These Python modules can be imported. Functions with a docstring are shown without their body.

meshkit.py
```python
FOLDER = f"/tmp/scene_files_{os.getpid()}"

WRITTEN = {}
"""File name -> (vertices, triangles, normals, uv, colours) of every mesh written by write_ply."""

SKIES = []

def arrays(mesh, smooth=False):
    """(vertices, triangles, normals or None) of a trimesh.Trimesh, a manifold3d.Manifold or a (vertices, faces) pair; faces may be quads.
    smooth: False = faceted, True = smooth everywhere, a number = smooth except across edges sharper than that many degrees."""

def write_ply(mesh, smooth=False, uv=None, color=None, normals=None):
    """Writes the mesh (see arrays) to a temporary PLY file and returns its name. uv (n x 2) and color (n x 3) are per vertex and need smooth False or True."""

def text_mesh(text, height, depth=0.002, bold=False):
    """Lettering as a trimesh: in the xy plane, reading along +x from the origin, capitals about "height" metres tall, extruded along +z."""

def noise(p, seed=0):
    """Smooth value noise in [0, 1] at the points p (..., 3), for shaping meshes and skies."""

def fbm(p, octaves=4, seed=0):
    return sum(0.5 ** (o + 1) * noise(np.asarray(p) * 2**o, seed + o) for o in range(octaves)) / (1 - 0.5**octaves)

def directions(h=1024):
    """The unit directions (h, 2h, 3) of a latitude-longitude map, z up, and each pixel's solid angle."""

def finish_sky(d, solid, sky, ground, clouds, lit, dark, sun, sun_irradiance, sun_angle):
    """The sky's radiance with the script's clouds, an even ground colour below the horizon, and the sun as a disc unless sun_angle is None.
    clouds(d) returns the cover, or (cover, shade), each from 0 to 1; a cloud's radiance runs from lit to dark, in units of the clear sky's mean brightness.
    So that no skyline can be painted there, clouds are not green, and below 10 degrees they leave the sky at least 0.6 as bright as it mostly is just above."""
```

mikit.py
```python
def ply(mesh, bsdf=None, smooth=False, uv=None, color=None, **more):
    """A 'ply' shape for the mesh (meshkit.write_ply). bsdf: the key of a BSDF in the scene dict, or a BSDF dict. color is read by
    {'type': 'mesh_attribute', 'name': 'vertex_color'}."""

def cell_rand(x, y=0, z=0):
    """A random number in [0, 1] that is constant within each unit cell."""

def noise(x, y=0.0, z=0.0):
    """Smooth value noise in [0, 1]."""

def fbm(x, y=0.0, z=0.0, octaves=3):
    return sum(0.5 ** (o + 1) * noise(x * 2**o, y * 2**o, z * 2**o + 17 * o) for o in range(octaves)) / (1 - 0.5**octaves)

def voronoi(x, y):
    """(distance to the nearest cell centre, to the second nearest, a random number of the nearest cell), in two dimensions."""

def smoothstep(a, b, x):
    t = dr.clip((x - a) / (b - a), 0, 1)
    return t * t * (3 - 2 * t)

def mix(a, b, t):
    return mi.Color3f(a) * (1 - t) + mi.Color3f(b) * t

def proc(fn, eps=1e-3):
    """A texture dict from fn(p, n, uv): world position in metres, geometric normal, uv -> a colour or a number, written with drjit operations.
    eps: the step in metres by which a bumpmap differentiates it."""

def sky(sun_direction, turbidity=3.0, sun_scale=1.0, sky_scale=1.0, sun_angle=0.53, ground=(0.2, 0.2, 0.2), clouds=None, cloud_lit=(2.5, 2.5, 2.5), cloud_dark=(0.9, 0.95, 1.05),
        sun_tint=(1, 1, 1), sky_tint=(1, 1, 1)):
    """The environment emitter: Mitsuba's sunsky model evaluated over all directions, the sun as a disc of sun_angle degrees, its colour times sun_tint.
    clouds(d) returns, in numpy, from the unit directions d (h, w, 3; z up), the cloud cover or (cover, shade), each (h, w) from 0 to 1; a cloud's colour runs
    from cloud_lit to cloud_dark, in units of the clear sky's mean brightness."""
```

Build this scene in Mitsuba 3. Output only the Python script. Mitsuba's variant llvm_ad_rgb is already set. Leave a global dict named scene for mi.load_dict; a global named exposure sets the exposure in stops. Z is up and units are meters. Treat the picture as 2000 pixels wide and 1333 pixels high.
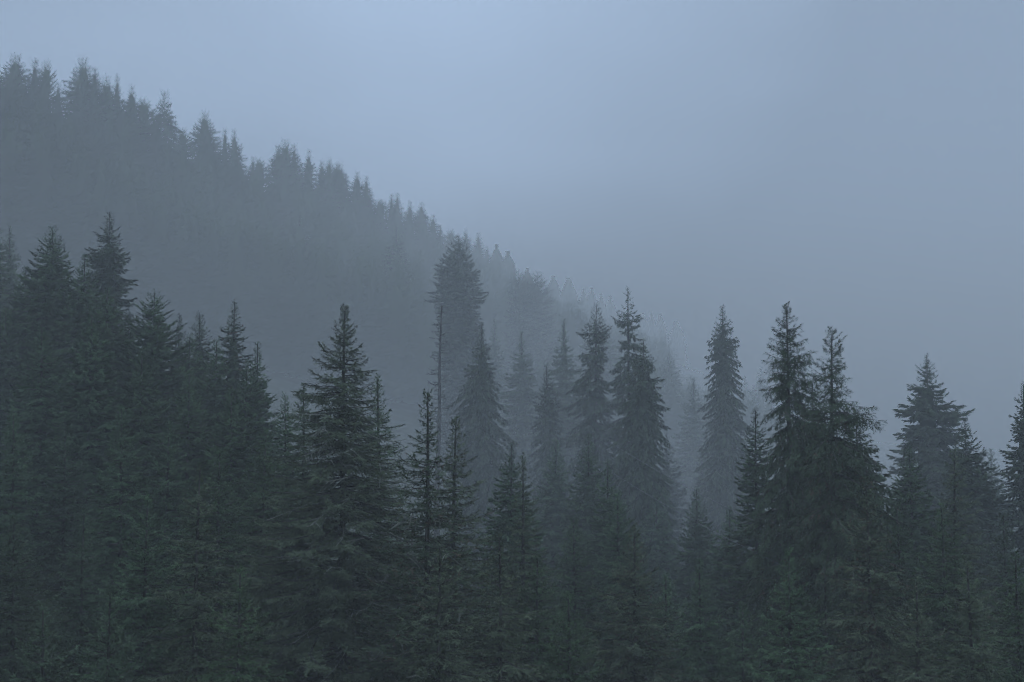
import math
import numpy as np
import mitsuba as mi
import drjit as dr
import meshkit
import mikit

scene, labels = {}, {}
T = mi.ScalarTransform4f

# ---------------------------------------------------------------- camera, sky, haze, exposure
F, CX, CY, HORIZON = 2747.0, 1000.0, 666.5, 850.0          # photograph pixels (2000 x 1333)
PITCH = math.atan((HORIZON - CY) / F)
SIGMA, VEIL, BANK = 0.0013, 0.0034, 0.0062
exposure = 2.32

scene['haze_air'] = {'type': 'homogeneous', 'albedo': {'type': 'rgb', 'value': [0.96, 0.97, 0.98]}, 'sigma_t': SIGMA}
scene['camera'] = {
    'type': 'perspective', 'fov': 2 * math.degrees(math.atan(1000 / F)), 'fov_axis': 'x', 'near_clip': 0.5, 'far_clip': 6000.0,
    'to_world': T().look_at(origin=[0, 0, 0], target=[0, math.cos(PITCH), math.sin(PITCH)], up=[0, 0, 1]),
    'medium': {'type': 'ref', 'id': 'haze_air'}}


def cloud_deck(d):
    """One closed grey deck, a little thinner and brighter in one broad soft patch, as overcast is round the hidden sun."""
    thin = np.array([-0.03, 0.97, 0.20])
    c = d @ (thin / np.linalg.norm(thin))
    glow = np.exp((c - 1) / 0.055)
    n = meshkit.fbm(d * np.array([2.5, 2.5, 5.0]) + 7.3, 4, 3)
    east = np.clip((d[..., 0] / np.maximum(np.hypot(d[..., 0], d[..., 1]), 1e-6) + 0.05) / 0.5, 0, 1)      # thicker cloud over the valley
    west = np.clip((-d[..., 0] / np.maximum(np.hypot(d[..., 0], d[..., 1]), 1e-6) - 0.10) / 0.4, 0, 1)      # and beyond the ridge
    return np.ones(c.shape), np.clip(0.92 + 0.4 * west - 0.62 * np.maximum(d[..., 2], 0) - 0.34 * glow + 0.75 * (n - 0.5) + 0.6 * east, 0, 1)


scene['sky'] = mikit.sky([-0.05, 0.75, 0.66], turbidity=3, sun_scale=0.1, sun_angle=20, ground=(0.05, 0.06, 0.05), clouds=cloud_deck,
                         cloud_lit=(1.95, 2.60, 3.60), cloud_dark=(0.80, 1.08, 1.50), sun_tint=(0.75, 0.9, 1.1))

# ---------------------------------------------------------------- materials
scene['needles'] = {'type': 'twosided', 'bsdf': {'type': 'diffuse', 'reflectance': {'type': 'mesh_attribute', 'name': 'vertex_color'}}}


def bark_colour(p, n, uv):
    t = mikit.fbm(p.x * 6, p.y * 6, p.z * 1.5)
    return mikit.mix((0.05, 0.043, 0.036), (0.15, 0.14, 0.12), mikit.smoothstep(0.3, 0.75, t))


def lichen_colour(p, n, uv):
    t = mikit.fbm(p.x * 3, p.y * 3, p.z * 5)
    return mikit.mix((0.11, 0.115, 0.095), (0.42, 0.41, 0.34), mikit.smoothstep(0.3, 0.62, t))


def floor_colour(p, n, uv):
    t = mikit.fbm(p.x * 0.35, p.y * 0.35, p.z * 0.35, 4)
    return mikit.mix((0.036, 0.046, 0.026), (0.072, 0.088, 0.048), t)


scene['bark'] = {'type': 'twosided', 'bsdf': {'type': 'diffuse', 'reflectance': mikit.proc(bark_colour)}}
scene['lichen_bark'] = {'type': 'twosided', 'bsdf': {'type': 'diffuse', 'reflectance': mikit.proc(lichen_colour)}}
scene['forest_floor'] = {'type': 'twosided', 'bsdf': {'type': 'diffuse', 'reflectance': mikit.proc(floor_colour)}}
scene['steel'] = {'type': 'twosided', 'bsdf': {'type': 'principled', 'base_color': {'type': 'rgb', 'value': [0.20, 0.205, 0.21]}, 'metallic': 0.6, 'roughness': 0.6}}

# ---------------------------------------------------------------- terrain: a wooded ridge running away to the right, a valley below it
RIDGE = np.array([(-175, -700), (-165, -150), (-152, 60), (-135, 180), (-107, 293), (-84, 329), (-73, 402), (-47, 434), (-20, 556), (0, 638), (27, 750),
                  (86, 943), (190, 1350), (260, 1700), (330, 2600)], float)
DROP = np.array([(-600, 160), (-200, 70), (-60, 22), (0, 0), (40, 32), (70, 50), (110, 64), (130, 73), (160, 79), (250, 88), (500, 96), (1500, 105)], float)


def ridge_distance(x, y):
    p = np.stack([x, y], -1)
    best, side = np.full(x.shape, 1e9), np.zeros(x.shape)
    for a, b in zip(RIDGE[:-1], RIDGE[1:]):
        ab = b - a
        t = np.clip(((p - a) @ ab) / (ab @ ab), 0, 1)
        q = p - (a + t[..., None] * ab)
        d = np.hypot(q[..., 0], q[..., 1])
        s = np.sign(ab[1] * q[..., 0] - ab[0] * q[..., 1])
        side = np.where(d < best, s, side)
        best = np.minimum(d, best)
    return best * np.where(side < 0, -1, 1)


def ground(x, y):
    x, y = np.asarray(x, float), np.asarray(y, float)
    d = ridge_distance(x, y)
    far = np.clip((y - 80) / 220, 0, 1)
    drop = np.interp(d, DROP[:, 0], DROP[:, 1]) * (1 - 0.17 * far * far * (3 - 2 * far))
    z = 57 - drop + 4 * (meshkit.fbm(np.stack([x / 45, y / 45, 0 * x], -1), 3, 5) - 0.5)
    return z + 21 * np.exp(-(x ** 2 + (y + 12) ** 2) / (2 * 20 ** 2))


gx, gy = np.meshgrid(np.linspace(-560, 760, 133), np.linspace(-260, 1560, 183))
gv = np.stack([gx, gy, ground(gx, gy)], -1).reshape(-1, 3)
i, j = np.meshgrid(np.arange(182), np.arange(132), indexing='ij')
q = (i * 133 + j).ravel()
gf = np.stack([q, q + 1, q + 134, q + 133], 1)
scene['hillside'] = mikit.ply((gv, gf), 'forest_floor', smooth=True)
labels['hillside'] = {'label': 'steep wooded mountainside falling from the left ridge into the valley', 'kind': 'structure'}


def at(px, py, Y):
    """The point at ground distance Y that the photograph shows at (px, py)."""
    a, b = (px - CX) / F, (CY - py) / F
    d = np.array([a, math.cos(PITCH) - b * math.sin(PITCH), math.sin(PITCH) + b * math.cos(PITCH)])
    return d * (Y / d[1])


# ---------------------------------------------------------------- conifers
TONES = {'green': (0.078, 0.114, 0.056), 'fresh': (0.094, 0.138, 0.074), 'blue': (0.078, 0.106, 0.062), 'dark': (0.074, 0.096, 0.055), 'olive': (0.106, 0.125, 0.074)}
STYLES = {   # droop of the low boughs, upturned tips, hanging twigs, gaps, layering (period m, strength), bough spacing
    'layered': dict(droop=0.22, tipup=0.16, hang=0.30, gap=0.15, lay=1.9, layamp=0.34, ws=0.46, nb=7),
    'dense': dict(droop=0.28, tipup=0.22, hang=0.25, gap=0.06, lay=1.1, layamp=0.18, ws=0.36, nb=8),
    'drape': dict(droop=0.68, tipup=0.12, hang=0.72, gap=0.13, lay=1.8, layamp=0.26, ws=0.42, nb=7),
    'open': dict(droop=0.50, tipup=0.16, hang=0.62, gap=0.24, lay=2.2, layamp=0.34, ws=0.40, nb=7),
    'spire': dict(droop=0.15, tipup=0.20, hang=0.15, gap=0.12, lay=1.2, layamp=0.26, ws=0.38, nb=7),
    'round': dict(droop=-0.10, tipup=0.12, hang=0.10, gap=0.12, lay=1.6, layamp=0.30, ws=0.40, nb=7),
}


def unit(v):
    return v / np.maximum(np.linalg.norm(v, axis=-1, keepdims=True), 1e-9)


def tubes(paths, radii, sides=4):
    """Many polylines (n, k, 3) with radii (n, k) as one mesh."""
    n, k, _ = paths.shape
    t = unit(np.gradient(paths, axis=1))
    a = unit(np.cross(t, np.where(np.abs(t[..., 2:]) < 0.9, [0, 0, 1.0], [1.0, 0, 0])))
    b = np.cross(t, a)
    ang = np.arange(sides) * 2 * np.pi / sides
    v = paths[:, :, None] + radii[:, :, None, None] * (np.cos(ang)[:, None] * a[:, :, None] + np.sin(ang)[:, None] * b[:, :, None])
    m, i, j = np.meshgrid(np.arange(n) * k * sides, np.arange(k - 1) * sides, np.arange(sides), indexing='ij')
    j2 = (j + 1) % sides
    f = np.stack([m + i + j, m + i + j2, m + i + sides + j2, m + i + sides + j], -1).reshape(-1, 4)
    return v.reshape(-1, 3), np.vstack([f[:, [0, 1, 2]], f[:, [0, 2, 3]]])


def kites(base, tip, wide, width, at_frac=0.45):
    """Flat pointed sprays from base to tip, spread along the vectors wide."""
    mid = base + (tip - base) * at_frac
    v = np.stack([base, mid + wide * width[:, None], tip, mid - wide * width[:, None]], 1).reshape(-1, 3)
    o = np.arange(len(base))[:, None] * 4
    return v, np.vstack([o + [0, 1, 2], o + [0, 2, 3]])


def conifer(seed, H, prof, style, tone, Y, depth=None, dead_low=0.0, brown=0.0, plain=1.0, **over):
    """One conifer, base at the origin: {'trunk', 'branches', 'crown'}. prof: rows (metres below the tip, reach to the left, reach to the right)."""
    rng = np.random.default_rng(seed)
    st = {**STYLES[style], **over}
    prof = np.array(prof, float)
    depth = depth or H * 0.9
    if prof[-1, 0] < depth:
        k = max(1, len(prof) - 2)
        rate = (prof[-1, 1:] - prof[k - 1, 1:]) / max(prof[-1, 0] - prof[k - 1, 0], 0.5)
        prof = np.vstack([prof, [depth + 5, *np.minimum(prof[-1, 1:] + np.clip(rate, 0, 0.3) * (depth + 5 - prof[-1, 0]), prof[-1, 1:] * 1.7)]])
    px_m = Y / 1407.0                       # metres per pixel of the picture
    fine = Y < 93
    ws = max(st['ws'], 2.0 * px_m)
    if fine:                                # near enough to tell the boughs apart: fewer, fuller ones with dark gaps between
        st['nb'] -= 1
        st['layamp'] += 0.10
        ws *= 1.15
    lean = rng.normal(0, 0.006, 2)
    ph = rng.uniform(0, 6.28, 4)

    def axis(z):
        u = z / H
        return np.stack([lean[0] * z + 0.012 * H * u * np.sin(3 * u + ph[0]) * 0.7, lean[1] * z + 0.012 * H * u * np.sin(3.3 * u + ph[1]) * 0.7], -1) - np.array([lean[0] * H + 0.012 * H * np.sin(3 + ph[0]) * 0.7, 0]) * u[..., None] ** 2

    rows, dz, lp = [], 0.12, rng.uniform(0, 6.28)
    while dz < depth:
        nb = st['nb'] if dz > 1.5 else max(3, st['nb'] - 2)
        turn = rng.uniform(0, 6.28)
        layer = 1 - st['layamp'] * (0.5 + 0.5 * math.sin(2 * math.pi * dz / st['lay'] + lp + 0.8 * math.sin(dz * 0.7)))
        for k in range(nb):
            phi = turn + 2 * math.pi * (k + rng.uniform(-0.3, 0.3)) / nb
            mixr = 0.5 + 0.5 * math.cos(phi)
            rl, rr = np.interp(dz, prof[:, 0], prof[:, 1]), np.interp(dz, prof[:, 0], prof[:, 2])
            r = rl + (rr - rl) * mixr
            nz = meshkit.noise(np.array([math.cos(phi) * 1.6 + 10, math.sin(phi) * 1.6 + 10, dz / 1.6 + 5]), seed % 9973)
            if dz > 1.2 and nz < st['gap'] * 0.9 + 0.02:
                r *= 0.45
                if rng.uniform() < 0.55:
                    continue
            L = max(0.10, r * (1.2 if fine else 1.25) * (layer + 0.3 * (nz - 0.4)) * rng.uniform(0.86, 1.08))
            slope = np.interp(dz, [0, 1.0, 3.0, 7.0], [-1.1, -0.55, -0.05 if st['droop'] > 0 else -0.3, st['droop']]) + rng.normal(0, 0.07)
            rows.append((dz + rng.uniform(-0.5, 0.5) * ws * 0.9, phi, L, slope, st['tipup'] * rng.uniform(0.5, 1.3), rng.uniform(0.75, 1.25), min(1, dz / 4)))
        dz += ws * (0.55 + 0.45 * min(1, dz / 3)) * rng.uniform(0.8, 1.2)
    R = np.array(rows)
    dzt, phi, L, slope, tipup, tone_b, low = R.T
    oz = np.clip(H - dzt + L * np.clip(slope - tipup, -1.1, 1) * 0.8, 0.5, H - 0.1)
    side_w = rng.normal(0, 0.10, len(L))

    def point(b, s):
        p = np.where(slope[b] > 0, 1.0 + 0.7 * low[b], 1.0)
        out = L[b] * s
        z = oz[b] - L[b] * (slope[b] * s ** p - tipup[b] * s ** 4)
        sw = L[b] * side_w[b] * np.sin(3 * s)
        ax = axis(oz[b])
        return np.stack([ax[:, 0] + np.cos(phi[b]) * out - np.sin(phi[b]) * sw, ax[:, 1] + np.sin(phi[b]) * out + np.cos(phi[b]) * sw, z], -1)

    # bare wood of the boughs
    nbr = len(L)
    ss = np.linspace(0, 0.95, 4 if fine else 3)
    paths = np.stack([point(np.arange(nbr), np.full(nbr, s)) for s in ss], 1)
    keep = L > (0.5 if fine else 0.9 if Y < 150 else 1.6)
    if not keep.any():
        keep = L >= L.max()
    wood = tubes(paths[keep], (np.minimum(0.010 + 0.012 * L[keep], 0.06)[:, None] + 0.2 * px_m * 0.3) * np.linspace(1, 0.25, len(ss)), 3)

    # sprays along each bough
    sp = max(0.17 if fine else 0.24, (1.5 if plain or Y < 600 else 0.9) * px_m)
    cnt = np.maximum(3, (L / sp * (2.0 if fine else 2.2) * np.where((np.sin(phi) > 0.35) & (Y < 260), 0.6, 1.0)).astype(int))
    b = np.repeat(np.arange(nbr), cnt)
    first = np.repeat(np.cumsum(cnt) - cnt, cnt)
    u = (np.arange(len(b)) - first + rng.uniform(0.1, 0.9, len(b))) / cnt[b]
    s0 = np.clip(0.10 + 0.03 * L, 0, 0.16 if fine else 0.28)[b]
    s = np.minimum(s0 + (1 - s0) * u, 0.995)
    p0 = point(b, s)
    fwd = unit(point(b, s + 0.03) - point(b, s - 0.03))
    side = unit(np.cross(fwd, [0, 0, 1.0])) * np.where(rng.uniform(size=len(b)) < 0.5, 1, -1)[:, None]
    th = np.radians(rng.uniform(28, 70, len(b))) * (1.02 - 0.75 * s ** 3)
    flat = fwd * np.cos(th)[:, None] + side * np.sin(th)[:, None]
    hang = st['hang'] * rng.uniform(0.2, 1.25, len(b)) * np.clip(low[b] * 1.2, 0.15, 1)
    d2 = unit(flat * (1 - np.minimum(hang, 0.93))[:, None] + np.array([0, 0, -1.0]) * hang[:, None] + rng.normal(0, 0.10, (len(b), 3)))
    lmax = 0.95 if fine else 1.1
    l2 = np.minimum((0.42 * L[b] * (1.08 - s) + 0.16 + 0.10 * low[b]) * rng.uniform(0.6, 1.2, len(b)), lmax * (1 + 0.3 * st['hang'])) * np.where(hang > 0.5, 0.9, 1)
    l2 = np.maximum(l2, 1.2 * px_m)
    # the bough's own tip
    tb = np.arange(nbr)
    p0 = np.vstack([p0, point(tb, np.full(nbr, 0.86))])
    d2 = np.vstack([d2, unit(point(tb, np.full(nbr, 1.0)) - point(tb, np.full(nbr, 0.9)))])
    l2 = np.concatenate([l2, np.maximum(0.14 * L + 0.12, 1.2 * px_m)])
    b = np.concatenate([b, tb])
    # leader
    top = axis(np.array([H]))[0]
    nl = 7
    p0 = np.vstack([p0, np.stack([np.full(nl, top[0]), np.full(nl, top[1]), H - np.linspace(0.02, 0.75, nl)], -1)])
    aa = np.arange(nl) * 2.4
    d2 = np.vstack([d2, unit(np.stack([np.cos(aa) * 0.5, np.sin(aa) * 0.5, np.full(nl, 0.9)], -1))])
    l2 = np.concatenate([l2, np.maximum(np.linspace(0.10, 0.26, nl), 1.0 * px_m)])
    b = np.concatenate([b, np.full(nl, 0)])
    if Y < 260 and style != 'open':         # short sprays close round the stem
        hz = np.repeat(np.arange(0.8, depth, 0.26), 7)
        hz = hz + rng.uniform(-0.2, 0.2, len(hz))
        aa = rng.uniform(0, 6.28, len(hz))
        ax = axis(H - hz)
        p0 = np.vstack([p0, np.stack([ax[:, 0] + 0.08 * np.cos(aa), ax[:, 1] + 0.08 * np.sin(aa), H - hz], -1)])
        d2 = np.vstack([d2, unit(np.stack([np.cos(aa), np.sin(aa), rng.uniform(-0.7, 0.35, len(hz))], -1))])
        l2 = np.concatenate([l2, np.minimum(1.1, 0.36 * np.interp(hz, prof[:, 0], prof[:, 1:].min(1)) + 0.12) * rng.uniform(0.6, 1.1, len(hz))])
        b = np.concatenate([b, rng.integers(0, nbr, len(hz))])

    col2 = np.array(TONES[tone]) * (1 + plain * (tone_b[b] * rng.uniform(0.65, 1.4, len(b)) - 1))[:, None]
    if brown:
        br = rng.uniform(size=len(b)) < brown * np.clip(1.3 - 0.0 * l2, 0, 1)
        col2[br] = np.array([0.085, 0.062, 0.042]) * rng.uniform(0.7, 1.5, (br.sum(), 1))
    verts, faces, cols, norms, off = [], [], [], [], 0

    def add(v, f, c):
        nonlocal off
        # needle sprays shade as soft tufts: their normals lean outwards and upwards from the stem
        k = len(v) // 4
        face = unit(np.cross(v[1::4] - v[3::4], v[2::4] - v[0::4]))
        ctr = v.reshape(k, 4, 3).mean(1)
        radial = np.stack([ctr[:, 0], ctr[:, 1], 0 * ctr[:, 0]], -1)
        soft = unit(radial) * (0.55 if Y < 260 else 0.15) + np.array([0, 0, 0.6])
        face = face * np.where((face * soft).sum(1) < 0, -1, 1)[:, None]
        norms.append(np.repeat(unit(soft + face * (0.9 if fine else 0.35 if Y < 260 else 0.0)), 4, axis=0))
        verts.append(v); faces.append(f + off); cols.append(c); off += len(v)

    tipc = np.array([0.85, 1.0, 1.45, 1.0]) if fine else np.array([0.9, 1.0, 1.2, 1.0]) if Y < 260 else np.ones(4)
    up = unit(np.cross(np.cross(d2, [0, 0, 1.0]) + 1e-6, d2))
    sd = unit(np.cross(d2, up) + 1e-9)
    if fine:
        v, f = kites(p0, p0 + d2 * l2[:, None], unit(sd + 0.5 * up * rng.normal(0, 1, (len(b), 1))), np.full(len(b), 0.030))
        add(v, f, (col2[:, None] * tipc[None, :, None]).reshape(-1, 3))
        c3 = np.maximum(3, (l2 / (0.165 * max(1.0, Y / 80))).astype(int))
        m = np.repeat(np.arange(len(b)), c3)
        w = (np.arange(len(m)) - np.repeat(np.cumsum(c3) - c3, c3) + rng.uniform(0.2, 0.8, len(m))) / c3[m]
        base = p0[m] + d2[m] * (l2[m] * w)[:, None]
        sg = np.where(np.arange(len(m)) % 2, 1, -1)[:, None]
        tw = np.radians(rng.normal(0, 32, len(m)))[:, None]
        out = sd[m] * np.cos(tw) * sg + up[m] * np.sin(tw)
        d3 = unit(d2[m] * 0.75 + out + np.array([0, 0, -0.25 * st['hang'] - 0.05]))
        l3 = (0.05 + 0.36 * np.minimum(l2[m], 0.8)) * (1.1 - 0.75 * w) * rng.uniform(0.7, 1.25, len(m))
        wide = unit(np.cross(d3, up[m]) + 1e-9)
        v, f = kites(base, base + d3 * l3[:, None], unit(wide + 0.7 * rng.normal(0, 1, (len(m), 1)) * up[m]), (0.028 + 0.045 * l3) * max(1.0, Y / 85))
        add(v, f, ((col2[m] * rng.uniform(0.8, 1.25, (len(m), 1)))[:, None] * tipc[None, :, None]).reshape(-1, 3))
    else:
        wd = np.maximum(0.085 * (0.5 + l2), (0.55 if plain or Y < 600 else 0.8) * px_m) * (0.3 + 0.7 * low[b])
        roll = np.radians(rng.uniform(-40, 40, len(b)))[:, None]
        v, f = kites(p0, p0 + d2 * l2[:, None], sd * np.cos(roll) + up * np.sin(roll), wd)
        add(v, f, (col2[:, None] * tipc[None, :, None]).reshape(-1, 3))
        if Y < 260:
            v, f = kites(p0, p0 + unit(d2 + 0.12 * rng.normal(0, 1, d2.shape)) * (l2 * 0.9)[:, None], up * np.cos(roll) - sd * np.sin(roll), wd * 0.8)
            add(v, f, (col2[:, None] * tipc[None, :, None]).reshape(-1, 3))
    if Y > 104 and style != 'open':         # the closed inside of the crown, behind the sprays; at 700 m and more a crown is its ragged outline
        solid = Y >= 700
        if solid:
            verts, faces, cols, norms, off = [], [], [], [], 0
        k = 14 if solid else 12
        lev = np.linspace(0.0 if solid else 1.8 if Y > 300 else 3.2, depth, k)
        ang = np.arange(9) * 2 * np.pi / 9
        rad = (1.0 if solid else 0.40 if Y > 300 else 0.30) * np.interp(lev, prof[:, 0], prof[:, 1:].mean(1))[:, None] * rng.uniform(0.7, 1.15, (k, 9))
        if solid:
            rad = rad ** 0.5 * (np.interp(lev, prof[:, 0], prof[:, 1:].mean(1))[:, None] * 1.0) ** 0.5
        ca = axis(H - lev)
        cv = np.stack([ca[:, :1] + rad * np.cos(ang), ca[:, 1:] + rad * np.sin(ang), (H - lev)[:, None] + (0 if solid else rng.uniform(-0.4, 0.4, (k, 9))) + 0 * rad], -1).reshape(-1, 3)
        a, c = np.meshgrid(np.arange(k - 1), np.arange(9), indexing='ij')
        qd = np.stack([a * 9 + c, (a + 1) * 9 + c, (a + 1) * 9 + (c + 1) % 9, a * 9 + (c + 1) % 9], -1).reshape(-1, 4) + off
        verts.append(cv)
        faces.append(np.vstack([qd[:, [0, 1, 2]], qd[:, [0, 2, 3]]]))
        cols.append(np.tile(np.array(TONES[tone]), (len(cv), 1)))
        norms.append(unit(np.stack([np.tile(np.cos(ang), k) * 0.15, np.tile(np.sin(ang), k) * 0.15, np.full(len(cv), 0.6)], -1)))
        off += len(cv)
    zt = np.concatenate([np.linspace(0, H * 0.6, 6), np.linspace(H * 0.68, H - 0.15, 7)])
    tp = np.concatenate([axis(zt), zt[:, None]], 1)[None]
    rad = (0.025 + (0.0105 * H) * (1 - zt / H) ** 0.85)[None]
    out = {'trunk': mikit.ply(tubes(tp, rad, 8), 'bark', smooth=True),
           'branches': mikit.ply(wood, 'bark', smooth=False),
           'crown': {'type': 'ply', 'filename': meshkit.write_ply((np.vstack(verts), np.vstack(faces)), False, None, np.clip(np.vstack(cols), 0, 0.9), normals=np.vstack(norms)),
                     'face_normals': False, 'bsdf': {'type': 'ref', 'id': 'needles'}}}
    global N_TRI
    N_TRI += off // 2 + len(wood[1])
    return out


N_TRI = 0
used = {}


def numbered(name):
    used[name] = used.get(name, 0) + 1
    return name if used[name] == 1 else f'{name}_{used[name] - 1:03d}'


def place(key, parts, m):
    for k, shape in parts.items():
        scene[f'{key}__{k}'] = {**shape, 'to_world': m}
        if k != 'trunk':
            labels[f'{key}__{k}'] = {'kind': 'stuff'}


SPECS = []


def tree(label, px, py, Y, prof, style='layered', tone='green', group='spruces standing in the foggy forest', name='spruce_tree', **more):
    """A tree of its own: prof rows are (pixels below the tip, reach left, reach right) as measured in the photograph, turned into metres at distance Y."""
    tip = at(px, py, Y)
    zg = float(ground(tip[0], tip[1])) - 0.3
    H = tip[2] - zg
    s = Y / F
    if not 8 < H < 46:
        print('height', label, round(H, 1))
    rows = [(0, 0.12, 0.12)] + [(a * s, l * s, r * s) for a, l, r in prof]
    low = ((HORIZON + 530 if Y < 82 else 1340 if Y < 118 else 1180) - py) * s + 1.5       # below this the near trees and the frame's lower edge hide it
    parts = conifer(len(SPECS) * 31 + 7, H, rows, style, tone, Y, depth=min(H * 0.9, max(low, 9)), **more)
    key = numbered(name)
    SPECS.append((key, px, py, Y, H))
    place(key, parts, T().translate([float(tip[0]), float(tip[1]), zg]))
    labels[key] = {'label': label, 'category': 'tree', 'group': group}
    return key, tip, zg, H


# ---- the trees that stand out, left to right
tree('faint grey spruce spire at the left edge above the dark trees', 20, 443, 150, [(60, 18, 16), (150, 34, 36)], 'layered', 'green')
tree('dark dense spruce with blunt bushy top, left of the tall layered spruce', 103, 441, 118, [(18, 14, 14), (60, 32, 26), (110, 50, 40), (200, 75, 60)], 'dense', 'green')
tree('tall layered spruce with see-through tiers, highest of the dark trees at left', 212, 412, 126, [(30, 14, 14), (70, 36, 26), (100, 48, 36), (160, 52, 48), (230, 55, 52)], 'layered', 'dark')
tree('low dark shoulder spruce between the blunt topped and the tall layered spruce', 166, 500, 115, [(40, 20, 18), (100, 36, 36), (200, 56, 60)], 'dense', 'green')
tree('broken-topped spruce with rounded bushy head, left side', 302, 568, 108, [(4, 16, 16), (25, 28, 26), (60, 36, 40), (140, 56, 60), (250, 80, 80)], 'round', 'green')
tree('thin bare-looking spruce spire just right of the round-headed spruce', 350, 612, 122, [(30, 8, 8), (60, 16, 16), (140, 40, 40)], 'spire', 'dark')
tree('dark narrow spruce with double tip, right of the thin spire', 391, 610, 117, [(25, 12, 12), (60, 22, 22), (120, 40, 40), (250, 70, 66)], 'spire', 'dark')
tree('sharp layered spruce spire rising at the right of the left thicket', 459, 587, 112, [(20, 6, 6), (45, 16, 14), (75, 26, 22), (110, 34, 28), (170, 50, 50), (280, 80, 70)], 'layered', 'dark', brown=0.06)
tree('rightmost spruce of the left thicket, its right edge against grey fog', 503, 668, 106, [(30, 10, 9), (60, 20, 16), (130, 40, 36), (200, 60, 52)], 'spire', 'green')
tree('small pointed spruce in the notch left of the large centre spruce', 557, 768, 98, [(30, 9, 9), (80, 22, 24), (200, 50, 50)], 'spire', 'fresh')
tree('spruce tip peeping out behind the left flank of the large centre spruce', 592, 752, 92, [(30, 12, 10), (100, 44, 30), (220, 80, 60)], 'layered', 'green')

big = tree('large broad dark spruce in the centre left with pale lichen-grey boughs', 673, 600, 75,
           [(20, 9, 9), (50, 22, 20), (75, 30, 24), (82, 40, 32), (112, 54, 46), (128, 60, 50), (150, 80, 58), (180, 86, 64), (225, 100, 76), (280, 110, 96), (330, 128, 112), (420, 165, 140), (520, 200, 172), (730, 235, 215)],
           'dense', 'olive', layamp=0.12, nb=9, gap=0.05)
tree('thin spruce tip behind the right flank of the large centre spruce', 738, 735, 84, [(25, 8, 9), (60, 16, 20), (130, 40, 46)], 'spire', 'green')
spire_a = tree('dark spire with long left bough, in front of the dead trunk', 835, 763, 66, [(40, 14, 12), (75, 24, 14), (90, 38, 18), (100, 20, 18), (125, 58, 34), (160, 54, 44), (260, 84, 74), (420, 120, 112)], 'spire', 'dark', brown=0.12)
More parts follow.
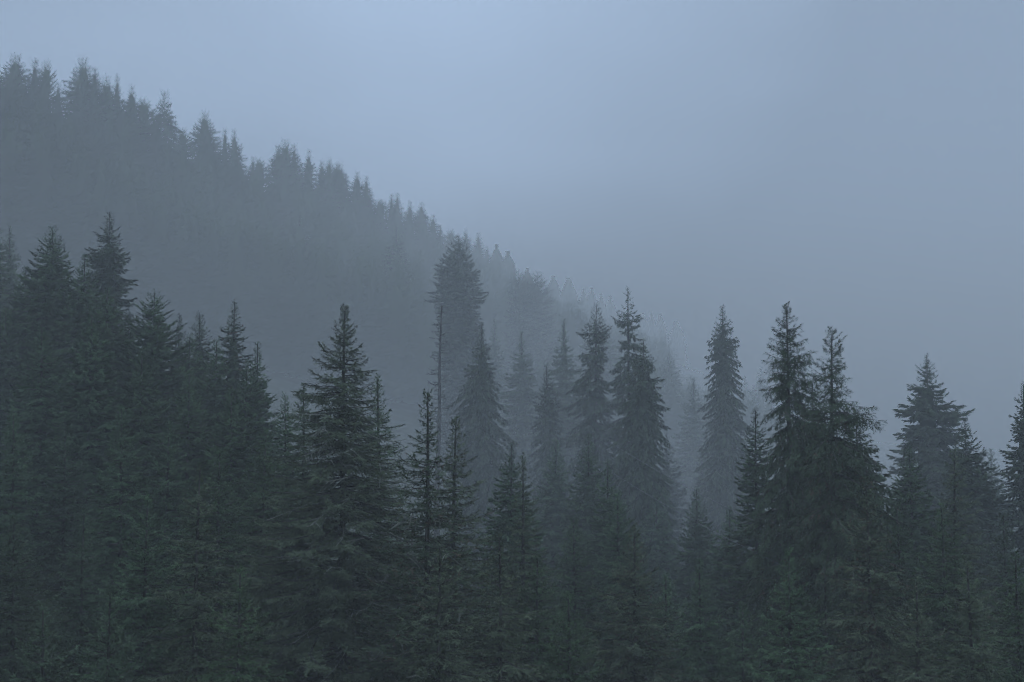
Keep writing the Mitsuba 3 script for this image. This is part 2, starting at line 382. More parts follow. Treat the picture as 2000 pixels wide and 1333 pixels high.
tree('green spruce spire just right of the dark spire before the dead trunk', 891, 812, 72, [(40, 12, 12), (70, 22, 24), (110, 34, 40), (200, 60, 62), (380, 100, 100)], 'spire', 'olive', brown=0.05)

tree('dark grey spruce with drooping boughs right of the dead trunk', 940, 632, 140, [(30, 8, 8), (60, 18, 16), (110, 34, 28), (150, 48, 36), (210, 50, 52), (290, 52, 62)], 'drape', 'dark')
tree('faint spire directly behind the drooping spruce beside the dead trunk', 966, 624, 215, [(30, 8, 7), (70, 14, 16), (140, 26, 28)], 'layered', 'green')
tree('faded spruce between the drooping spruce and the narrow dark spire', 1018, 646, 172, [(30, 9, 8), (70, 24, 22), (120, 36, 32), (200, 48, 46)], 'layered', 'green')
tree('narrow dark spire low in front of two faded spruces', 1067, 712, 142, [(30, 9, 9), (60, 20, 18), (100, 24, 22), (180, 30, 30)], 'drape', 'dark')
tree('faded even-sided spruce left of the tall open spruces', 1101, 625, 165, [(30, 8, 8), (60, 18, 16), (100, 26, 26), (160, 42, 40), (240, 50, 48)], 'layered', 'green')
tree('ragged spruce with long open boughs to the left, one before the gappy top', 1165, 593, 142, [(25, 14, 14), (55, 30, 24), (85, 22, 32), (100, 40, 30), (118, 18, 10), (135, 44, 22), (175, 48, 26), (215, 54, 40), (300, 56, 50)], 'open', 'dark', gap=0.34, layamp=0.5, lay=2.6)
tree('faint pale spruce behind the ragged spruce, its boughs fading into fog', 1172, 612, 235, [(40, 20, 20), (80, 40, 40), (140, 50, 50)], 'layered', 'green')
tree('tall spruce with gappy, see-through top and bare upper stem', 1226, 561, 140, [(18, 8, 8), (35, 12, 14), (46, 24, 22), (70, 26, 24), (100, 24, 24), (150, 26, 44), (170, 42, 48), (240, 46, 52), (330, 56, 60)], 'open', 'dark', gap=0.5, layamp=0.5, nb=5)
tree('dark drooping spruce leaning close to the gappy-topped spruce', 1256, 664, 128, [(25, 12, 12), (60, 24, 26), (100, 34, 36), (150, 44, 40), (230, 54, 42), (290, 62, 52)], 'drape', 'dark')
tree('faint broad spruce in fog right of the drooping spruce', 1306, 690, 235, [(25, 14, 14), (60, 22, 24), (130, 26, 26), (190, 30, 30)], 'drape', 'green')
tree('faint low spruce in fog left of the lone column spruce', 1354, 738, 185, [(30, 10, 9), (70, 24, 20), (120, 36, 34), (200, 44, 44)], 'layered', 'green')
tree('tall lone column-shaped spruce standing clear against the pale fog', 1412, 597, 146, [(18, 6, 6), (34, 14, 16), (60, 22, 22), (90, 28, 30), (112, 30, 28), (150, 28, 32), (200, 36, 40), (250, 34, 48), (330, 46, 56)], 'drape', 'dark')
tree('very faint spruce in the fog gap right of the column spruce', 1455, 736, 300, [(20, 8, 7), (50, 16, 16), (110, 22, 22)], 'layered', 'green')
tree('very faint crooked-tipped spruce beside the big paired spruces', 1487, 716, 290, [(20, 8, 7), (50, 18, 16), (110, 24, 24)], 'layered', 'green')

tree('slim green spruce against the left side of the big paired spruces', 1477, 798, 104, [(25, 10, 9), (60, 18, 20), (110, 30, 34), (200, 40, 50), (320, 60, 60)], 'spire', 'green')
pair_l = tree('taller left one of the big paired spruces with hanging curtain boughs', 1540, 592, 86,
              [(12, 9, 9), (24, 8, 8), (32, 18, 20), (46, 16, 28), (56, 38, 34), (80, 34, 42), (102, 42, 50), (140, 46, 56), (178, 54, 56), (215, 44, 60), (260, 50, 70), (400, 84, 90), (640, 120, 120)], 'drape', 'dark', brown=0.04, gap=0.08, nb=8, layamp=0.24)
pair_r = tree('right one of the big paired spruces, open boughs swept to the right', 1626, 645, 81,
              [(10, 10, 14), (26, 14, 30), (46, 28, 36), (60, 34, 24), (85, 40, 22), (105, 40, 50), (130, 44, 56), (160, 50, 70), (200, 60, 78), (235, 66, 94), (290, 76, 116), (400, 100, 128), (640, 140, 140)], 'open', 'dark', brown=0.08, gap=0.20, layamp=0.34, nb=8)
tree('broad layered grey-green spruce standing alone right of the big pair', 1811, 692, 128,
     [(14, 6, 6), (26, 18, 17), (34, 18, 17), (50, 24, 20), (66, 36, 26), (76, 42, 44), (100, 58, 62), (126, 56, 72), (150, 50, 70), (172, 62, 72), (210, 66, 76), (300, 72, 80)], 'layered', 'dark')
tree('dark spruce covering the right flank of the lone broad layered spruce', 1886, 818, 112, [(20, 8, 12), (60, 20, 34), (110, 36, 48), (220, 60, 66)], 'dense', 'dark')
tree('small faded spruce low between the two right-hand groups', 1934, 876, 138, [(20, 8, 8), (50, 20, 20), (110, 36, 36)], 'spire', 'green')
tree('dark layered spruce cut by the right edge of the picture', 1999, 748, 112, [(20, 8, 8), (50, 18, 18), (100, 26, 26), (150, 36, 36), (240, 50, 50)], 'layered', 'dark')
tree('mid-green spruce in front of the lone broad layered spruce, low left', 1776, 868, 102, [(20, 9, 9), (60, 24, 24), (140, 46, 44), (300, 76, 72)], 'dense', 'green')
tree('dark open spruce in front of the right flank group', 1862, 872, 84, [(25, 12, 10), (70, 22, 24), (140, 40, 44), (280, 70, 80), (460, 105, 110)], 'layered', 'olive', brown=0.05)

# ---- centre valley, lower half
tree('spruce spire low in the centre, left of its close twin', 999, 866, 96, [(25, 9, 9), (60, 22, 16), (140, 44, 40), (300, 76, 70)], 'dense', 'fresh')
tree('thin bright-tipped spire, right twin in the low centre', 1021, 888, 84, [(30, 8, 9), (80, 20, 22), (180, 36, 40), (300, 62, 64), (450, 90, 90)], 'spire', 'olive')
tree('greenish foggy spruce in the low centre gap', 1086, 858, 122, [(25, 10, 10), (70, 22, 22), (140, 40, 40), (250, 60, 60)], 'dense', 'fresh')
tree('greenish foggy spruce beside the dark slope of the centre clump', 1150, 846, 116, [(25, 9, 9), (70, 22, 22), (130, 34, 36), (260, 60, 60)], 'dense', 'green')
tree('small foggy spire right of the low centre gap', 1186, 898, 108, [(25, 8, 8), (70, 20, 20), (200, 46, 50)], 'spire', 'green')
tree('sloping green spruce crown above the young centre spruces', 1206, 962, 92, [(25, 10, 12), (70, 24, 32), (160, 46, 56), (300, 74, 76)], 'dense', 'fresh')
tree('dim spruce in the haze below the dark drooping spruce', 1302, 846, 150, [(25, 8, 8), (70, 22, 22), (140, 36, 36)], 'layered', 'dark')
tree('dim narrow spire in the haze below the lone column spruce', 1370, 876, 158, [(30, 8, 8), (80, 16, 14), (160, 28, 28)], 'spire', 'dark')
tree('pale green hazy spruce in the middle of the lower valley', 1282, 965, 122, [(25, 12, 12), (70, 28, 28), (160, 48, 48)], 'dense', 'fresh')
tree('hazy green spruce left of the slim spruce by the big pair', 1360, 952, 116, [(25, 10, 10), (70, 24, 24), (160, 44, 46), (260, 60, 60)], 'dense', 'green')
tree('hazy spruce tucked under the left side of the big pair', 1425, 990, 108, [(30, 12, 12), (100, 34, 34), (220, 60, 60)], 'dense', 'fresh')
tree('bushy dark young spruce low in the centre foreground', 1240, 1028, 72, [(20, 12, 12), (60, 36, 30), (120, 58, 50), (220, 86, 80), (330, 112, 108)], 'dense', 'olive', brown=0.06)
tree('blue-green young spruce low right of centre', 1366, 1092, 80, [(25, 10, 10), (70, 28, 28), (160, 56, 60), (260, 80, 84)], 'dense', 'fresh')
tree('young spruce wedged between the bushy dark one and the low centre twin', 1120, 1010, 92, [(25, 12, 12), (90, 34, 36), (200, 60, 64), (320, 80, 90)], 'dense', 'green')
tree('shaded young spruce at the bottom edge, centre', 1110, 1160, 66, [(25, 14, 14), (80, 38, 40), (180, 72, 72)], 'dense', 'green')
tree('young blue-green spruce at the bottom edge below the hazy valley', 1452, 1180, 74, [(25, 12, 12), (80, 34, 34), (160, 56, 56)], 'dense', 'fresh')

# ---- right foreground
tree('young bright fir below the big paired spruces', 1540, 1072, 62, [(20, 8, 8), (50, 22, 24), (110, 42, 44), (200, 62, 64), (280, 84, 84)], 'dense', 'fresh')
tree('olive brown-tinged spruce in front of the right one of the big pair', 1692, 940, 66, [(25, 14, 14), (70, 34, 34), (150, 58, 58), (260, 90, 92), (400, 130, 130)], 'layered', 'olive', brown=0.14)
tree('leafy spruce foot filling the corner below the olive spruce, right', 1790, 1130, 60, [(25, 14, 14), (80, 40, 40), (200, 80, 80)], 'layered', 'olive', brown=0.05)
tree('shaded spruce between the young fir and the olive spruce', 1612, 1100, 76, [(25, 14, 14), (90, 36, 36), (230, 74, 74)], 'layered', 'dark')
tree('dark spruce in the lower right corner', 1960, 1000, 92, [(25, 12, 12), (90, 32, 32), (220, 66, 66), (330, 90, 90)], 'dense', 'dark')
tree('spruce with spread boughs in the lower right, below the dark open spruce', 1888, 1090, 62, [(25, 12, 12), (80, 38, 40), (160, 66, 72), (250, 96, 100)], 'layered', 'olive')

tree('dark drooping spruce filling the space between and behind the big paired spruces', 1588, 742, 96, [(25, 14, 14), (80, 34, 36), (160, 60, 66), (300, 90, 96)], 'drape', 'dark')
tree('dark spruce behind the swept boughs of the right one of the big pair', 1672, 800, 98, [(25, 12, 12), (80, 32, 34), (180, 56, 60), (320, 80, 84)], 'drape', 'dark')
tree('green spruce filling the gap right of the olive spruce', 1752, 985, 84, [(25, 12, 12), (80, 34, 34), (180, 60, 60), (330, 90, 90)], 'dense', 'green')
tree('green spruce crown in front of the right flank group, low right', 1838, 985, 78, [(25, 12, 12), (80, 36, 36), (180, 66, 66), (330, 100, 100)], 'dense', 'green')
tree('green spruce at the lower right edge of the picture', 1985, 1085, 68, [(25, 14, 14), (80, 42, 42), (200, 80, 80)], 'dense', 'green')
tree('full green spruce between the bushy dark one and the hazy valley, low centre', 1300, 1120, 76, [(25, 12, 12), (80, 36, 36), (180, 68, 68)], 'dense', 'fresh')
tree('full green spruce low between the low centre twin and the bushy dark one', 1050, 1085, 74, [(25, 12, 12), (80, 36, 36), (180, 68, 68)], 'dense', 'green')

# ---- left thicket, inside the dark mass
tree('spruce at the left edge, below the faint grey spire', 12, 600, 116, [(30, 16, 16), (100, 40, 40), (250, 70, 70)], 'dense', 'green')
tree('spruce at the left edge with a pointed green crown halfway down', 28, 800, 88, [(25, 10, 10), (80, 30, 30), (200, 60, 62), (400, 92, 96)], 'dense', 'fresh')
tree('green spruce crown below the blunt bushy-topped spruce', 80, 628, 102, [(25, 12, 12), (90, 36, 36), (220, 62, 66)], 'dense', 'fresh')
tree('green spruce crown below the tall layered spruce', 210, 560, 108, [(25, 14, 14), (90, 36, 38), (230, 60, 64)], 'dense', 'green')
tree('spruce crown in the middle of the left thicket, left of the round head', 178, 612, 98, [(25, 12, 12), (90, 36, 38), (230, 64, 66)], 'dense', 'fresh')
tree('spruce crown just under the round-headed spruce', 276, 690, 98, [(25, 14, 14), (90, 36, 38), (230, 64, 66)], 'dense', 'green')
tree('spruce crown below the double-tipped narrow spruce', 372, 730, 98, [(25, 14, 14), (90, 36, 38), (230, 64, 66)], 'dense', 'green')
tree('spruce crown below the sharp layered spire', 452, 760, 94, [(25, 14, 14), (90, 38, 40), (230, 66, 70)], 'dense', 'green')
tree('pointed young spruce in the heart of the left thicket', 238, 792, 84, [(25, 10, 10), (80, 28, 30), (200, 58, 62), (340, 88, 90)], 'dense', 'fresh')
tree('dim spruce between the two left-edge crowns and the heart of the thicket', 128, 830, 90, [(25, 14, 14), (90, 40, 40), (230, 72, 76)], 'dense', 'blue')
tree('green spruce crown right of the thicket heart', 330, 830, 86, [(25, 12, 12), (90, 36, 38), (230, 70, 72)], 'dense', 'fresh')
tree('green spruce crown left of the large centre spruce, half hidden', 520, 842, 86, [(25, 12, 12), (90, 40, 42), (230, 74, 76)], 'dense', 'green')
tree('dim spruce between the thicket heart and the large centre spruce', 430, 880, 82, [(25, 14, 14), (90, 42, 42), (230, 76, 76)], 'dense', 'green')
tree('young grey-green spruce with pale tip, lower left', 390, 908, 64, [(20, 8, 8), (50, 22, 22), (90, 36, 38), (160, 54, 54), (280, 80, 80), (400, 104, 104)], 'layered', 'olive')
tree('young spruce with thin leader, lower left, left of the pale-tipped one', 290, 968, 66, [(22, 4, 4), (40, 20, 20), (90, 40, 40), (180, 66, 64), (300, 96, 90)], 'dense', 'fresh')
tree('shaded spruce in the lower left, deep in the dark', 165, 1000, 76, [(25, 14, 14), (90, 44, 44), (230, 84, 84)], 'layered', 'blue')
tree('dark spruce at the lower left edge', 30, 1010, 72, [(25, 14, 14), (90, 44, 50), (230, 84, 88)], 'dense', 'dark')
tree('shaded young spruce at the bottom edge, left', 215, 1150, 58, [(25, 16, 16), (90, 50, 50), (200, 88, 88)], 'layered', 'blue')
tree('shaded spruce at the bottom edge, between pale-tipped and large spruce', 470, 1110, 58, [(25, 16, 16), (90, 50, 50), (200, 88, 88)], 'layered', 'green')
tree('spruce at the bottom left corner, almost lost in the dark', 85, 1180, 54, [(25, 16, 16), (90, 54, 54), (180, 90, 90)], 'layered', 'blue')
tree('shaded spruce under the dark spire before the dead trunk', 860, 1060, 60, [(25, 14, 14), (90, 46, 46), (230, 92, 92)], 'layered', 'olive')
tree('shaded spruce at the bottom, right of the green spire', 975, 1040, 64, [(25, 14, 14), (90, 42, 42), (260, 88, 88)], 'layered', 'olive')

tree('spruce crown filling the gap between the thin bare-looking and double-tipped spruces', 372, 652, 112, [(25, 12, 12), (90, 34, 34), (230, 60, 62)], 'dense', 'green')
tree('spruce crown filling the gap left of the sharp layered spire', 424, 664, 108, [(25, 12, 12), (90, 36, 34), (230, 60, 62)], 'dense', 'green')
tree('low spruce crown between the sharp spire and the rightmost thicket spruce', 482, 706, 104, [(25, 12, 12), (90, 34, 34), (230, 60, 56)], 'dense', 'green')
tree('spruce crown under the left side of the round-headed spruce', 250, 610, 112, [(25, 12, 12), (90, 36, 34), (230, 60, 62)], 'dense', 'green')
tree('tip of a grey spruce at the very left edge, beside the faint spire', -6, 436, 135, [(30, 10, 12), (90, 26, 28), (200, 50, 52)], 'layered', 'green')
tree('spruce crown wedged left of the blunt bushy-topped spruce', 50, 520, 120, [(25, 12, 12), (90, 36, 34), (230, 60, 62)], 'dense', 'green')

# ---- faded trees on the hillside
tree('large faded dark fir with blunt crown, tallest shape before the ridge', 895, 460, 180, [(10, 12, 12), (30, 24, 22), (55, 34, 28), (75, 40, 34), (100, 36, 40), (122, 48, 52), (140, 36, 36), (190, 38, 44), (260, 36, 46)], 'dense', 'dark', name='fir_tree')
tree('very faint broad fir on the hillside, upper left of the large centre spruce', 585, 420, 285, [(20, 9, 9), (50, 22, 22), (100, 36, 40), (200, 46, 50)], 'layered', 'green', name='fir_tree')
tree('faint pointed fir on the hillside, left of the large faded dark fir', 775, 443, 270, [(20, 9, 9), (60, 22, 22), (120, 28, 32), (220, 42, 46)], 'dense', 'green', name='fir_tree')

# the pines whose tufted heads stand together on the slope
for n, (px, py, hw, words) in enumerate([(1012, 528, 13, 'left'), (1031, 531, 13, 'middle'), (1050, 531, 15, 'right')]):
    tree(f'{words} one of three grey tufted pine heads on the slope', px, py, 262 + 6 * n, [(3, hw * 0.5, hw * 0.6), (14, hw, hw), (40, hw * 1.4, hw * 1.7), (90, hw * 1.8, hw * 2.2)], 'round', 'dark', name='pine_tree',
         group='three tufted pines on the slope')

print('unique triangles', N_TRI)
U0 = N_TRI

# ---------------------------------------------------------------- the dead tree: bare trunk and broken boughs
tip = at(862, 596, 138)
zg = float(ground(tip[0], tip[1])) - 0.3
Hs = tip[2] - zg
rng = np.random.default_rng(77)
zz = np.linspace(0, Hs, 14)
bend = np.stack([-0.018 * (Hs - zz) + 0.05 * np.sin(zz * 0.5), 0 * zz, zz], 1)
scene['dead_tree__trunk'] = mikit.ply(tubes(bend[None], (0.06 + 0.011 * (Hs - zz))[None], 9), 'bark', smooth=True, to_world=T().translate([float(tip[0]), float(tip[1]), zg]))
labels['dead_tree'] = {'label': 'bare dead trunk with short broken boughs, grey in the fog behind the dark spire', 'category': 'tree'}
for n in range(58):
    z0 = Hs - 0.15 - 14.0 * ((n + rng.uniform(0, 0.8)) / 58) ** 0.9
    phi, Lb = rng.uniform(0, 6.28), min(2.5, (0.5 + 0.20 * (Hs - z0))) * rng.uniform(0.45, 1.05)
    sg = np.linspace(0, 1, 7)
    rise = rng.uniform(-0.35, 0.1)
    hook = rng.uniform(0.1, 0.5)
    x0 = np.interp(z0, zz, bend[:, 0])
    curl = rng.normal(0, 0.14)
    path = np.stack([x0 + Lb * (np.cos(phi) * sg + curl * np.sin(phi) * sg ** 2), Lb * (np.sin(phi) * sg - curl * np.cos(phi) * sg ** 2), z0 + Lb * (rise * sg + hook * sg ** 3)], 1)[None]
    paths, radii = [path], [np.linspace(0.042, 0.02, 7)[None]]
    for a in rng.uniform(0.4, 0.95, 2):
        base = np.array([np.interp(a, sg, path[0, :, c]) for c in range(3)])
        dirn = rng.normal(0, 1, 3) * [1, 1, 0.6] + [np.cos(phi), np.sin(phi), -0.3]
        paths.append((base + unit(dirn) * (sg * Lb * 0.3)[:, None])[None]); radii.append(np.linspace(0.026, 0.015, 7)[None])
    scene[numbered('dead_tree__branch')] = mikit.ply(tubes(np.vstack(paths), np.vstack(radii), 4), 'bark', smooth=True, to_world=T().translate([float(tip[0]), float(tip[1]), zg]))


# ---------------------------------------------------------------- pale lichen-covered boughs that show on the nearest spruces
def pale_boughs(owner, n, seed, top, bottom, reach):
    key, tip, zg, H = owner
    rng = np.random.default_rng(seed)
    sg = np.linspace(0, 1, 9)
    for k in range(n):
        dz = top + (bottom - top) * (k + rng.uniform(0, 1)) / n
        z0 = H - dz
        phi = rng.uniform(-math.pi, 0) + rng.normal(0, 0.25)                # on the open side, where they can be seen
        Lb = reach * np.interp(dz, [top, bottom], [0.55, 1.0]) * rng.uniform(0.6, 1.02)
        droop, up = rng.uniform(0.12, 0.55), rng.uniform(0.05, 0.22)
        wob = rng.normal(0, 0.12)
        path = np.stack([Lb * (np.cos(phi) * sg - wob * np.sin(phi) * np.sin(4 * sg)), Lb * (np.sin(phi) * sg + wob * np.cos(phi) * np.sin(4 * sg)),
                         z0 - Lb * (droop * sg ** 1.4 - up * sg ** 4) + 0.05 * np.sin(9 * sg + k)], 1)
        paths, radii = [path[None]], [np.linspace(0.042, 0.014, 9)[None]]
        for a in rng.uniform(0.3, 0.95, 4):
            base = np.array([np.interp(a, sg, path[:, c]) for c in range(3)])
            dirn = unit(np.array([np.cos(phi + rng.choice([-1, 1]) * 0.9), np.sin(phi + rng.choice([-1, 1]) * 0.9), rng.uniform(-0.8, 0.1)]))
            paths.append((base + dirn * (sg * rng.uniform(0.3, 0.9))[:, None] - np.array([0, 0, 1]) * (0.15 * sg ** 2)[:, None])[None])
            radii.append(np.linspace(0.026, 0.012, 9)[None])
        name = numbered(f'{key}__pale_bough')
        scene[name] = mikit.ply(tubes(np.vstack(paths), np.vstack(radii), 4), 'lichen_bark', smooth=True, to_world=T().translate([float(tip[0]), float(tip[1]), zg]))
        labels.setdefault(name, {'label': 'bare bough pale with lichen'})


pale_boughs(big, 60, 5, 5.0, 19.5, 7.0)
pale_boughs(spire_a, 16, 6, 5.0, 13.5, 3.4)

# ---------------------------------------------------------------- the ridge: a row of fading spruces along the skyline, each its own copy of a few grown trees
far_prof = {
    'ridge_spiky': ('layered', [(1.5, 0.7, 0.7), (4, 2.2, 2.1), (8, 3.6, 3.7), (18, 4.8, 4.8)]),
    'ridge_narrow': ('spire', [(1.5, 0.6, 0.6), (4, 1.4, 1.5), (8, 2.4, 2.3), (18, 3.6, 3.6)]),
    'ridge_broad': ('dense', [(1.0, 1.0, 1.0), (4, 3.3, 3.1), (8, 4.8, 4.9), (18, 5.8, 5.8)]),
    'ridge_drooping': ('drape', [(1.5, 0.8, 0.8), (4, 2.1, 2.2), (8, 3.2, 3.1), (18, 4.4, 4.4)]),
    'ridge_rounded': ('round', [(0.4, 1.1, 1.1), (2, 2.5, 2.5), (5, 3.7, 3.8), (18, 4.8, 4.8)]),
    'ridge_ragged': ('open', [(1.5, 0.8, 0.9), (4, 2.4, 2.0), (8, 3.6, 3.7), (18, 4.6, 4.6)]),
}
for k, (name, (st, prof)) in enumerate(far_prof.items()):
    parts = conifer(900 + k, 22.0, prof, st, 'green', 330, plain=0.15)
    scene[name] = {'type': 'shapegroup', **parts}
    scene[name + '_far'] = {'type': 'shapegroup', **conifer(930 + k, 22.0, prof, st, 'green', 760, plain=0.0)}
for k, name in enumerate(['slope_a', 'slope_b', 'slope_c', 'slope_d', 'slope_far_a', 'slope_far_b', 'slope_far_c', 'slope_far_d']):
    st, prof = list(far_prof.values())[k % 4]
    parts = conifer(950 + k, 22.0, prof, st, 'green', 560 if k < 4 else 800, plain=0.0)
    scene[name] = {'type': 'shapegroup', 'crown': parts['crown']}

RIDGE_PX = np.array([(-60, 285), (0, 293), (300, 329), (500, 402), (700, 434), (900, 556), (1000, 638), (1100, 750), (1250, 943), (1400, 1080)], float)
SKYLINE = [  # tip x, tip y, kind, width factor, words
    (-8, 124, 'spiky', 1.0, 'cut by the left edge of the picture'), (31, 107, 'broad', 1.0, 'with a broad double head, highest at the far left'), (69, 116, 'narrow', 1.1, 'slim, second peak from the left'),
    (91, 118, 'rounded', 0.55, 'column-shaped, right of the slim second peak'), (114, 161, 'narrow', 0.9, 'small, in the dip right of the column-shaped one'), (163, 114, 'broad', 0.95, 'broad and ragged, highest right of the first dip'),
    (185, 132, 'narrow', 1.1, 'half merged with the right side of the broad ragged one'), (209, 151, 'broad', 0.85, 'with a flat bushy head left of a needle-thin tip'), (229, 146, 'narrow', 0.85, 'needle-thin, beside a flat bushy head'),
    (259, 167, 'spiky', 0.9, 'pointed, first below the needle-thin tip'), (283, 192, 'rounded', 0.8, 'low and rounded on the falling ridge'), (321, 178, 'ragged', 0.95, 'open and ragged, standing up alone'),
    (356, 250, 'rounded', 0.7, 'low, in the dip left of the broad dome'), (400, 219, 'broad', 0.9, 'like a broad dome with tiered sides'), (440, 252, 'narrow', 0.9, 'slim, just right of the broad dome'),
    (459, 254, 'spiky', 0.9, 'pointed, right of the slim one by the dome'), (494, 306, 'narrow', 0.9, 'small, left one in the second dip'), (508, 309, 'rounded', 0.8, 'small and round, right one in the second dip'),
    (543, 283, 'narrow', 1.2, 'left shoulder of the big triple head'), (558, 274, 'broad', 1.0, 'middle of the big triple head'), (574, 282, 'narrow', 1.2, 'right shoulder of the big triple head'),
    (603, 293, 'spiky', 0.85, 'slender, right after the triple head'), (629, 314, 'narrow', 1.1, 'first of a wall of four heads'), (643, 311, 'broad', 0.7, 'second of a wall of four heads'), (656, 319, 'rounded', 0.8, 'third of a wall of four heads'),
    (664, 318, 'drooping', 1.1, 'last of a wall of four heads'), (698, 335, 'spiky', 1.0, 'left one of a pale pair in the middle of the ridge'), (716, 345, 'narrow', 1.1, 'right one of a pale pair in the middle of the ridge'),
    (742, 389, 'rounded', 0.9, 'with a round tufted top'), (765, 379, 'narrow', 1.0, 'left of two thin twins'), (776, 377, 'narrow', 1.1, 'right of two thin twins'), (800, 393, 'spiky', 0.95, 'single, after the thin twins'),
    (822, 395, 'drooping', 1.0, 'blunt, left of the large faded fir'), (845, 419, 'spiky', 1.0, 'pointed, nearest the left side of the large faded fir'), (860, 440, 'narrow', 1.0, 'hidden to its tip by the large faded fir'),
    (880, 449, 'rounded', 0.9, 'just left of the large faded fir tip'), (911, 447, 'spiky', 0.9, 'just right of the large faded fir tip'), (934, 455, 'narrow', 1.2, 'second right of the large faded fir tip'),
    (951, 481, 'narrow', 1.0, 'short, third right of the large faded fir tip'), (970, 478, 'spiky', 1.0, 'fourth right of the large faded fir tip'), (991, 491, 'drooping', 1.1, 'last before the tufted pines'),
    (1030, 524, 'spiky', 0.9, 'showing behind the tufted pines'), (1080, 539, 'drooping', 1.1, 'first to the right of the tufted pines'), (1110, 543, 'broad', 1.0, 'pale and broad, second right of the tufted pines'),
    (1140, 564, 'narrow', 1.2, 'very pale, third right of the tufted pines'), (1155, 562, 'spiky', 1.1, 'very pale, fourth right of the tufted pines'), (1174, 574, 'narrow', 1.2, 'very pale, left of the ragged spruce tip'),
    (1192, 578, 'spiky', 1.1, 'very pale, between the two open-topped spruces'), (1256, 612, 'spiky', 1.2, 'almost lost in fog, left of two others'), (1272, 611, 'narrow', 1.3, 'almost lost in fog, middle of three'),
    (1290, 613, 'spiky', 1.1, 'almost lost in fog, right of two others'), (1321, 628, 'broad', 1.1, 'the last ghostly shape at the right end of the ridge')]
rng = np.random.default_rng(4)
for px, py, kind, wf, words in SKYLINE:
    Y = float(np.interp(px, RIDGE_PX[:, 0], RIDGE_PX[:, 1])) + rng.uniform(-6, 6)
    tip = at(px, py, Y)
    zg = float(ground(tip[0], tip[1])) - 0.4
    h = (tip[2] - zg) / 22.0
    if not 0.4 < h < 1.8:
        print('ridge height', px, round(h * 22, 1))
    key = numbered('ridge_spruce')
    scene[key] = {'type': 'instance', 'shapegroup': {'type': 'ref', 'id': 'ridge_' + kind + ('_far' if Y > 600 else '')},
                  'to_world': T().translate([float(tip[0]), float(tip[1]), zg]).rotate([0, 0, 1], float(rng.uniform(0, 360))).scale([wf * 1.15, wf * 1.15, float(h)])}
    labels[key] = {'label': 'grey skyline spruce ' + words, 'category': 'tree', 'group': 'spruces along the ridge skyline'}

# ---------------------------------------------------------------- the wood on the slope below the skyline, one fading mass
sky_x = np.array([s[0] for s in SKYLINE], float)
sky_y = np.array([s[1] for s in SKYLINE], float)
rng = np.random.default_rng(11)
made = 0
for _ in range(26000):
    Y = 230 + (1250 - 230) * rng.uniform() ** 1.8
    px = rng.uniform(-120, 1500)
    x = (px - CX) / F * Y
    d = float(ridge_distance(np.array(x), np.array(Y)))
    if d < -16 or d > 170:
        continue
    zg = float(ground(x, Y)) - 0.4
    h = rng.uniform(0.65, 1.1)
    py = HORIZON - (zg + 22 * h) / Y * F
    lim = np.interp(px, sky_x, sky_y) + rng.uniform(14, 60) if px < 1300 else 700 + 0.3 * (px - 1300) + rng.uniform(0, 150)
    if py < lim or py > 1050 or (Y < 300 and py < 700 and px > 820):
        continue
    made += 1
    if made > 1800:
        break
    name = ('slope_' if Y < 600 else 'slope_far_') + 'abcd'[int(rng.integers(4))]
    w = rng.uniform(0.95, 1.35)
    scene[f'hillside_wood__{made:03d}'] = {'type': 'instance', 'shapegroup': {'type': 'ref', 'id': name},
                                           'to_world': T().translate([x, Y, zg]).rotate([0, 0, 1], float(rng.uniform(0, 360))).scale([w, w, h])}
print('hillside wood', made, 'archetypes', N_TRI - U0)
labels['hillside_wood'] = {'label': 'dense conifer wood on the slope below the skyline, fading into grey fog', 'category': 'wood', 'kind': 'stuff'}

# ---------------------------------------------------------------- two thin cables crossing the lower valley
for (a, b, words) in (((1190, 864, 118), (1545, 1052, 84), 'upper thin pale cable slanting down to the right across the valley'),
                      ((1200, 926, 116), (1530, 1106, 82), 'lower thin pale cable slanting down to the right across the valley')):
    p, q = at(*a), at(*b)
    s = np.linspace(0, 1, 40)[:, None]
    line = p + (q - p) * s - np.array([0, 0, 1]) * 0.25 * 4 * s * (1 - s)
    key = numbered('cable')
    scene[key] = mikit.ply(tubes(line[None], np.full((1, 40), 0.014), 6), 'steel', smooth=True)
    labels[key] = {'label': words, 'category': 'cable', 'group': 'cables over the valley'}

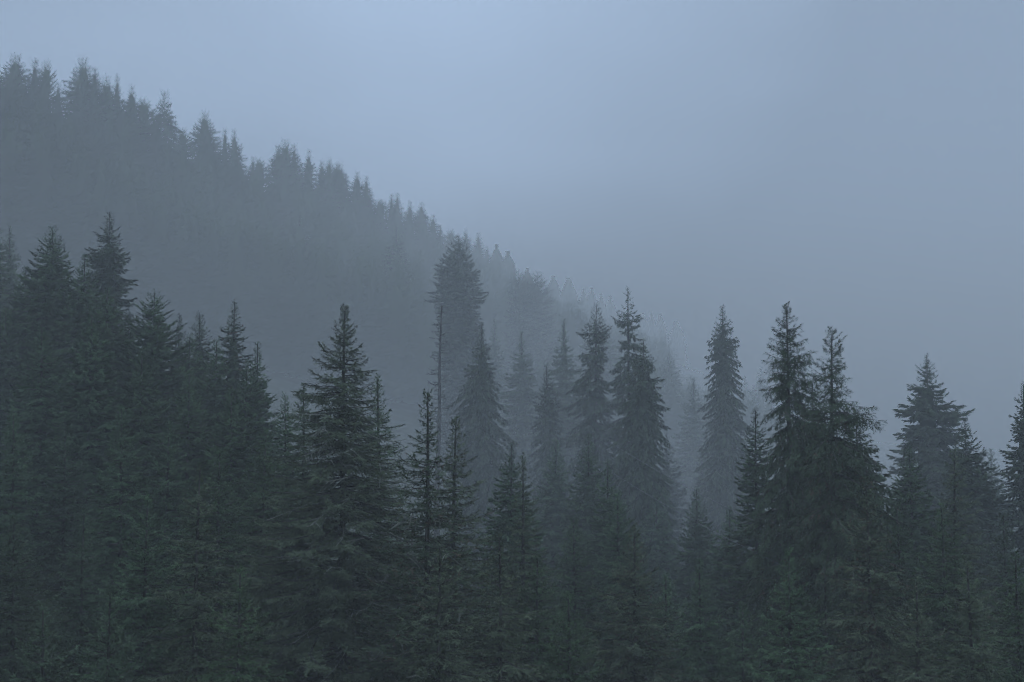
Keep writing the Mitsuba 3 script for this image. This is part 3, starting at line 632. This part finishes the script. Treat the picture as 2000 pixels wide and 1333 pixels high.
# ---------------------------------------------------------------- the fog
lo, hi = np.array([-580.0, -280.0, float(gv[:, 2].min()) - 1]), np.array([780.0, 1580.0, 92.0])
scene['haze'] = {'type': 'cube', 'to_world': T().translate(((lo + hi) / 2).tolist()).scale(((hi - lo) / 2).tolist()), 'bsdf': {'type': 'null'},
                 'interior': {'type': 'ref', 'id': 'haze_air'}}
labels['haze'] = {'label': 'pale mountain fog thickening with distance over the whole forest', 'kind': 'stuff'}

# the denser fog that starts behind the nearest trees, fills the valley and laps up the slope
blo, bhi = np.array([-570.0, 66.0, lo[2] + 0.4]), np.array([770.0, 1570.0, 91.0])
bx, by, bz = (np.linspace(a, b, n) for a, b, n in zip(blo, bhi, (48, 76, 30)))


def ramp(a, b, v):
    t = np.clip((v - a) / (b - a), 0, 1)
    return t * t * (3 - 2 * t)


Z, Y3, X = np.meshgrid(bz, by, bx, indexing='ij')
wisps = 0.1 + 1.8 * meshkit.fbm(np.stack([X / 90, Y3 / 110, Z / 32], -1), 3, 21)
bank = VEIL * ramp(66, 140, Y3) * (1 - 0.95 * ramp(150, 220, Y3)) + 0.0018 * ramp(420, 720, Y3) + 0.0060 * wisps * ramp(10, -9, Z) * ramp(84, 125, Y3) * ramp(260, 180, Y3) + BANK * wisps * ramp(1, -0.18, Z / (62 + 0.10 * np.maximum(Y3 - 320, 0))) * ramp(84, 200, Y3) * ramp(1500, 1000, Y3)
scene['bank_air'] = {'type': 'heterogeneous', 'albedo': {'type': 'rgb', 'value': [0.96, 0.97, 0.98]},
                     'sigma_t': {'type': 'gridvolume', 'grid': mi.VolumeGrid((SIGMA + bank)[..., None].astype(np.float32)),
                                 'to_world': T().translate(blo.tolist()).scale((bhi - blo).tolist())}}
scene['fog_bank'] = {'type': 'cube', 'to_world': T().translate(((blo + bhi) / 2).tolist()).scale(((bhi - blo) / 2).tolist()), 'bsdf': {'type': 'null'},
                     'interior': {'type': 'ref', 'id': 'bank_air'}, 'exterior': {'type': 'ref', 'id': 'haze_air'}}
labels['fog_bank'] = {'label': 'denser bank of fog lying in the valley behind the near trees', 'kind': 'stuff'}
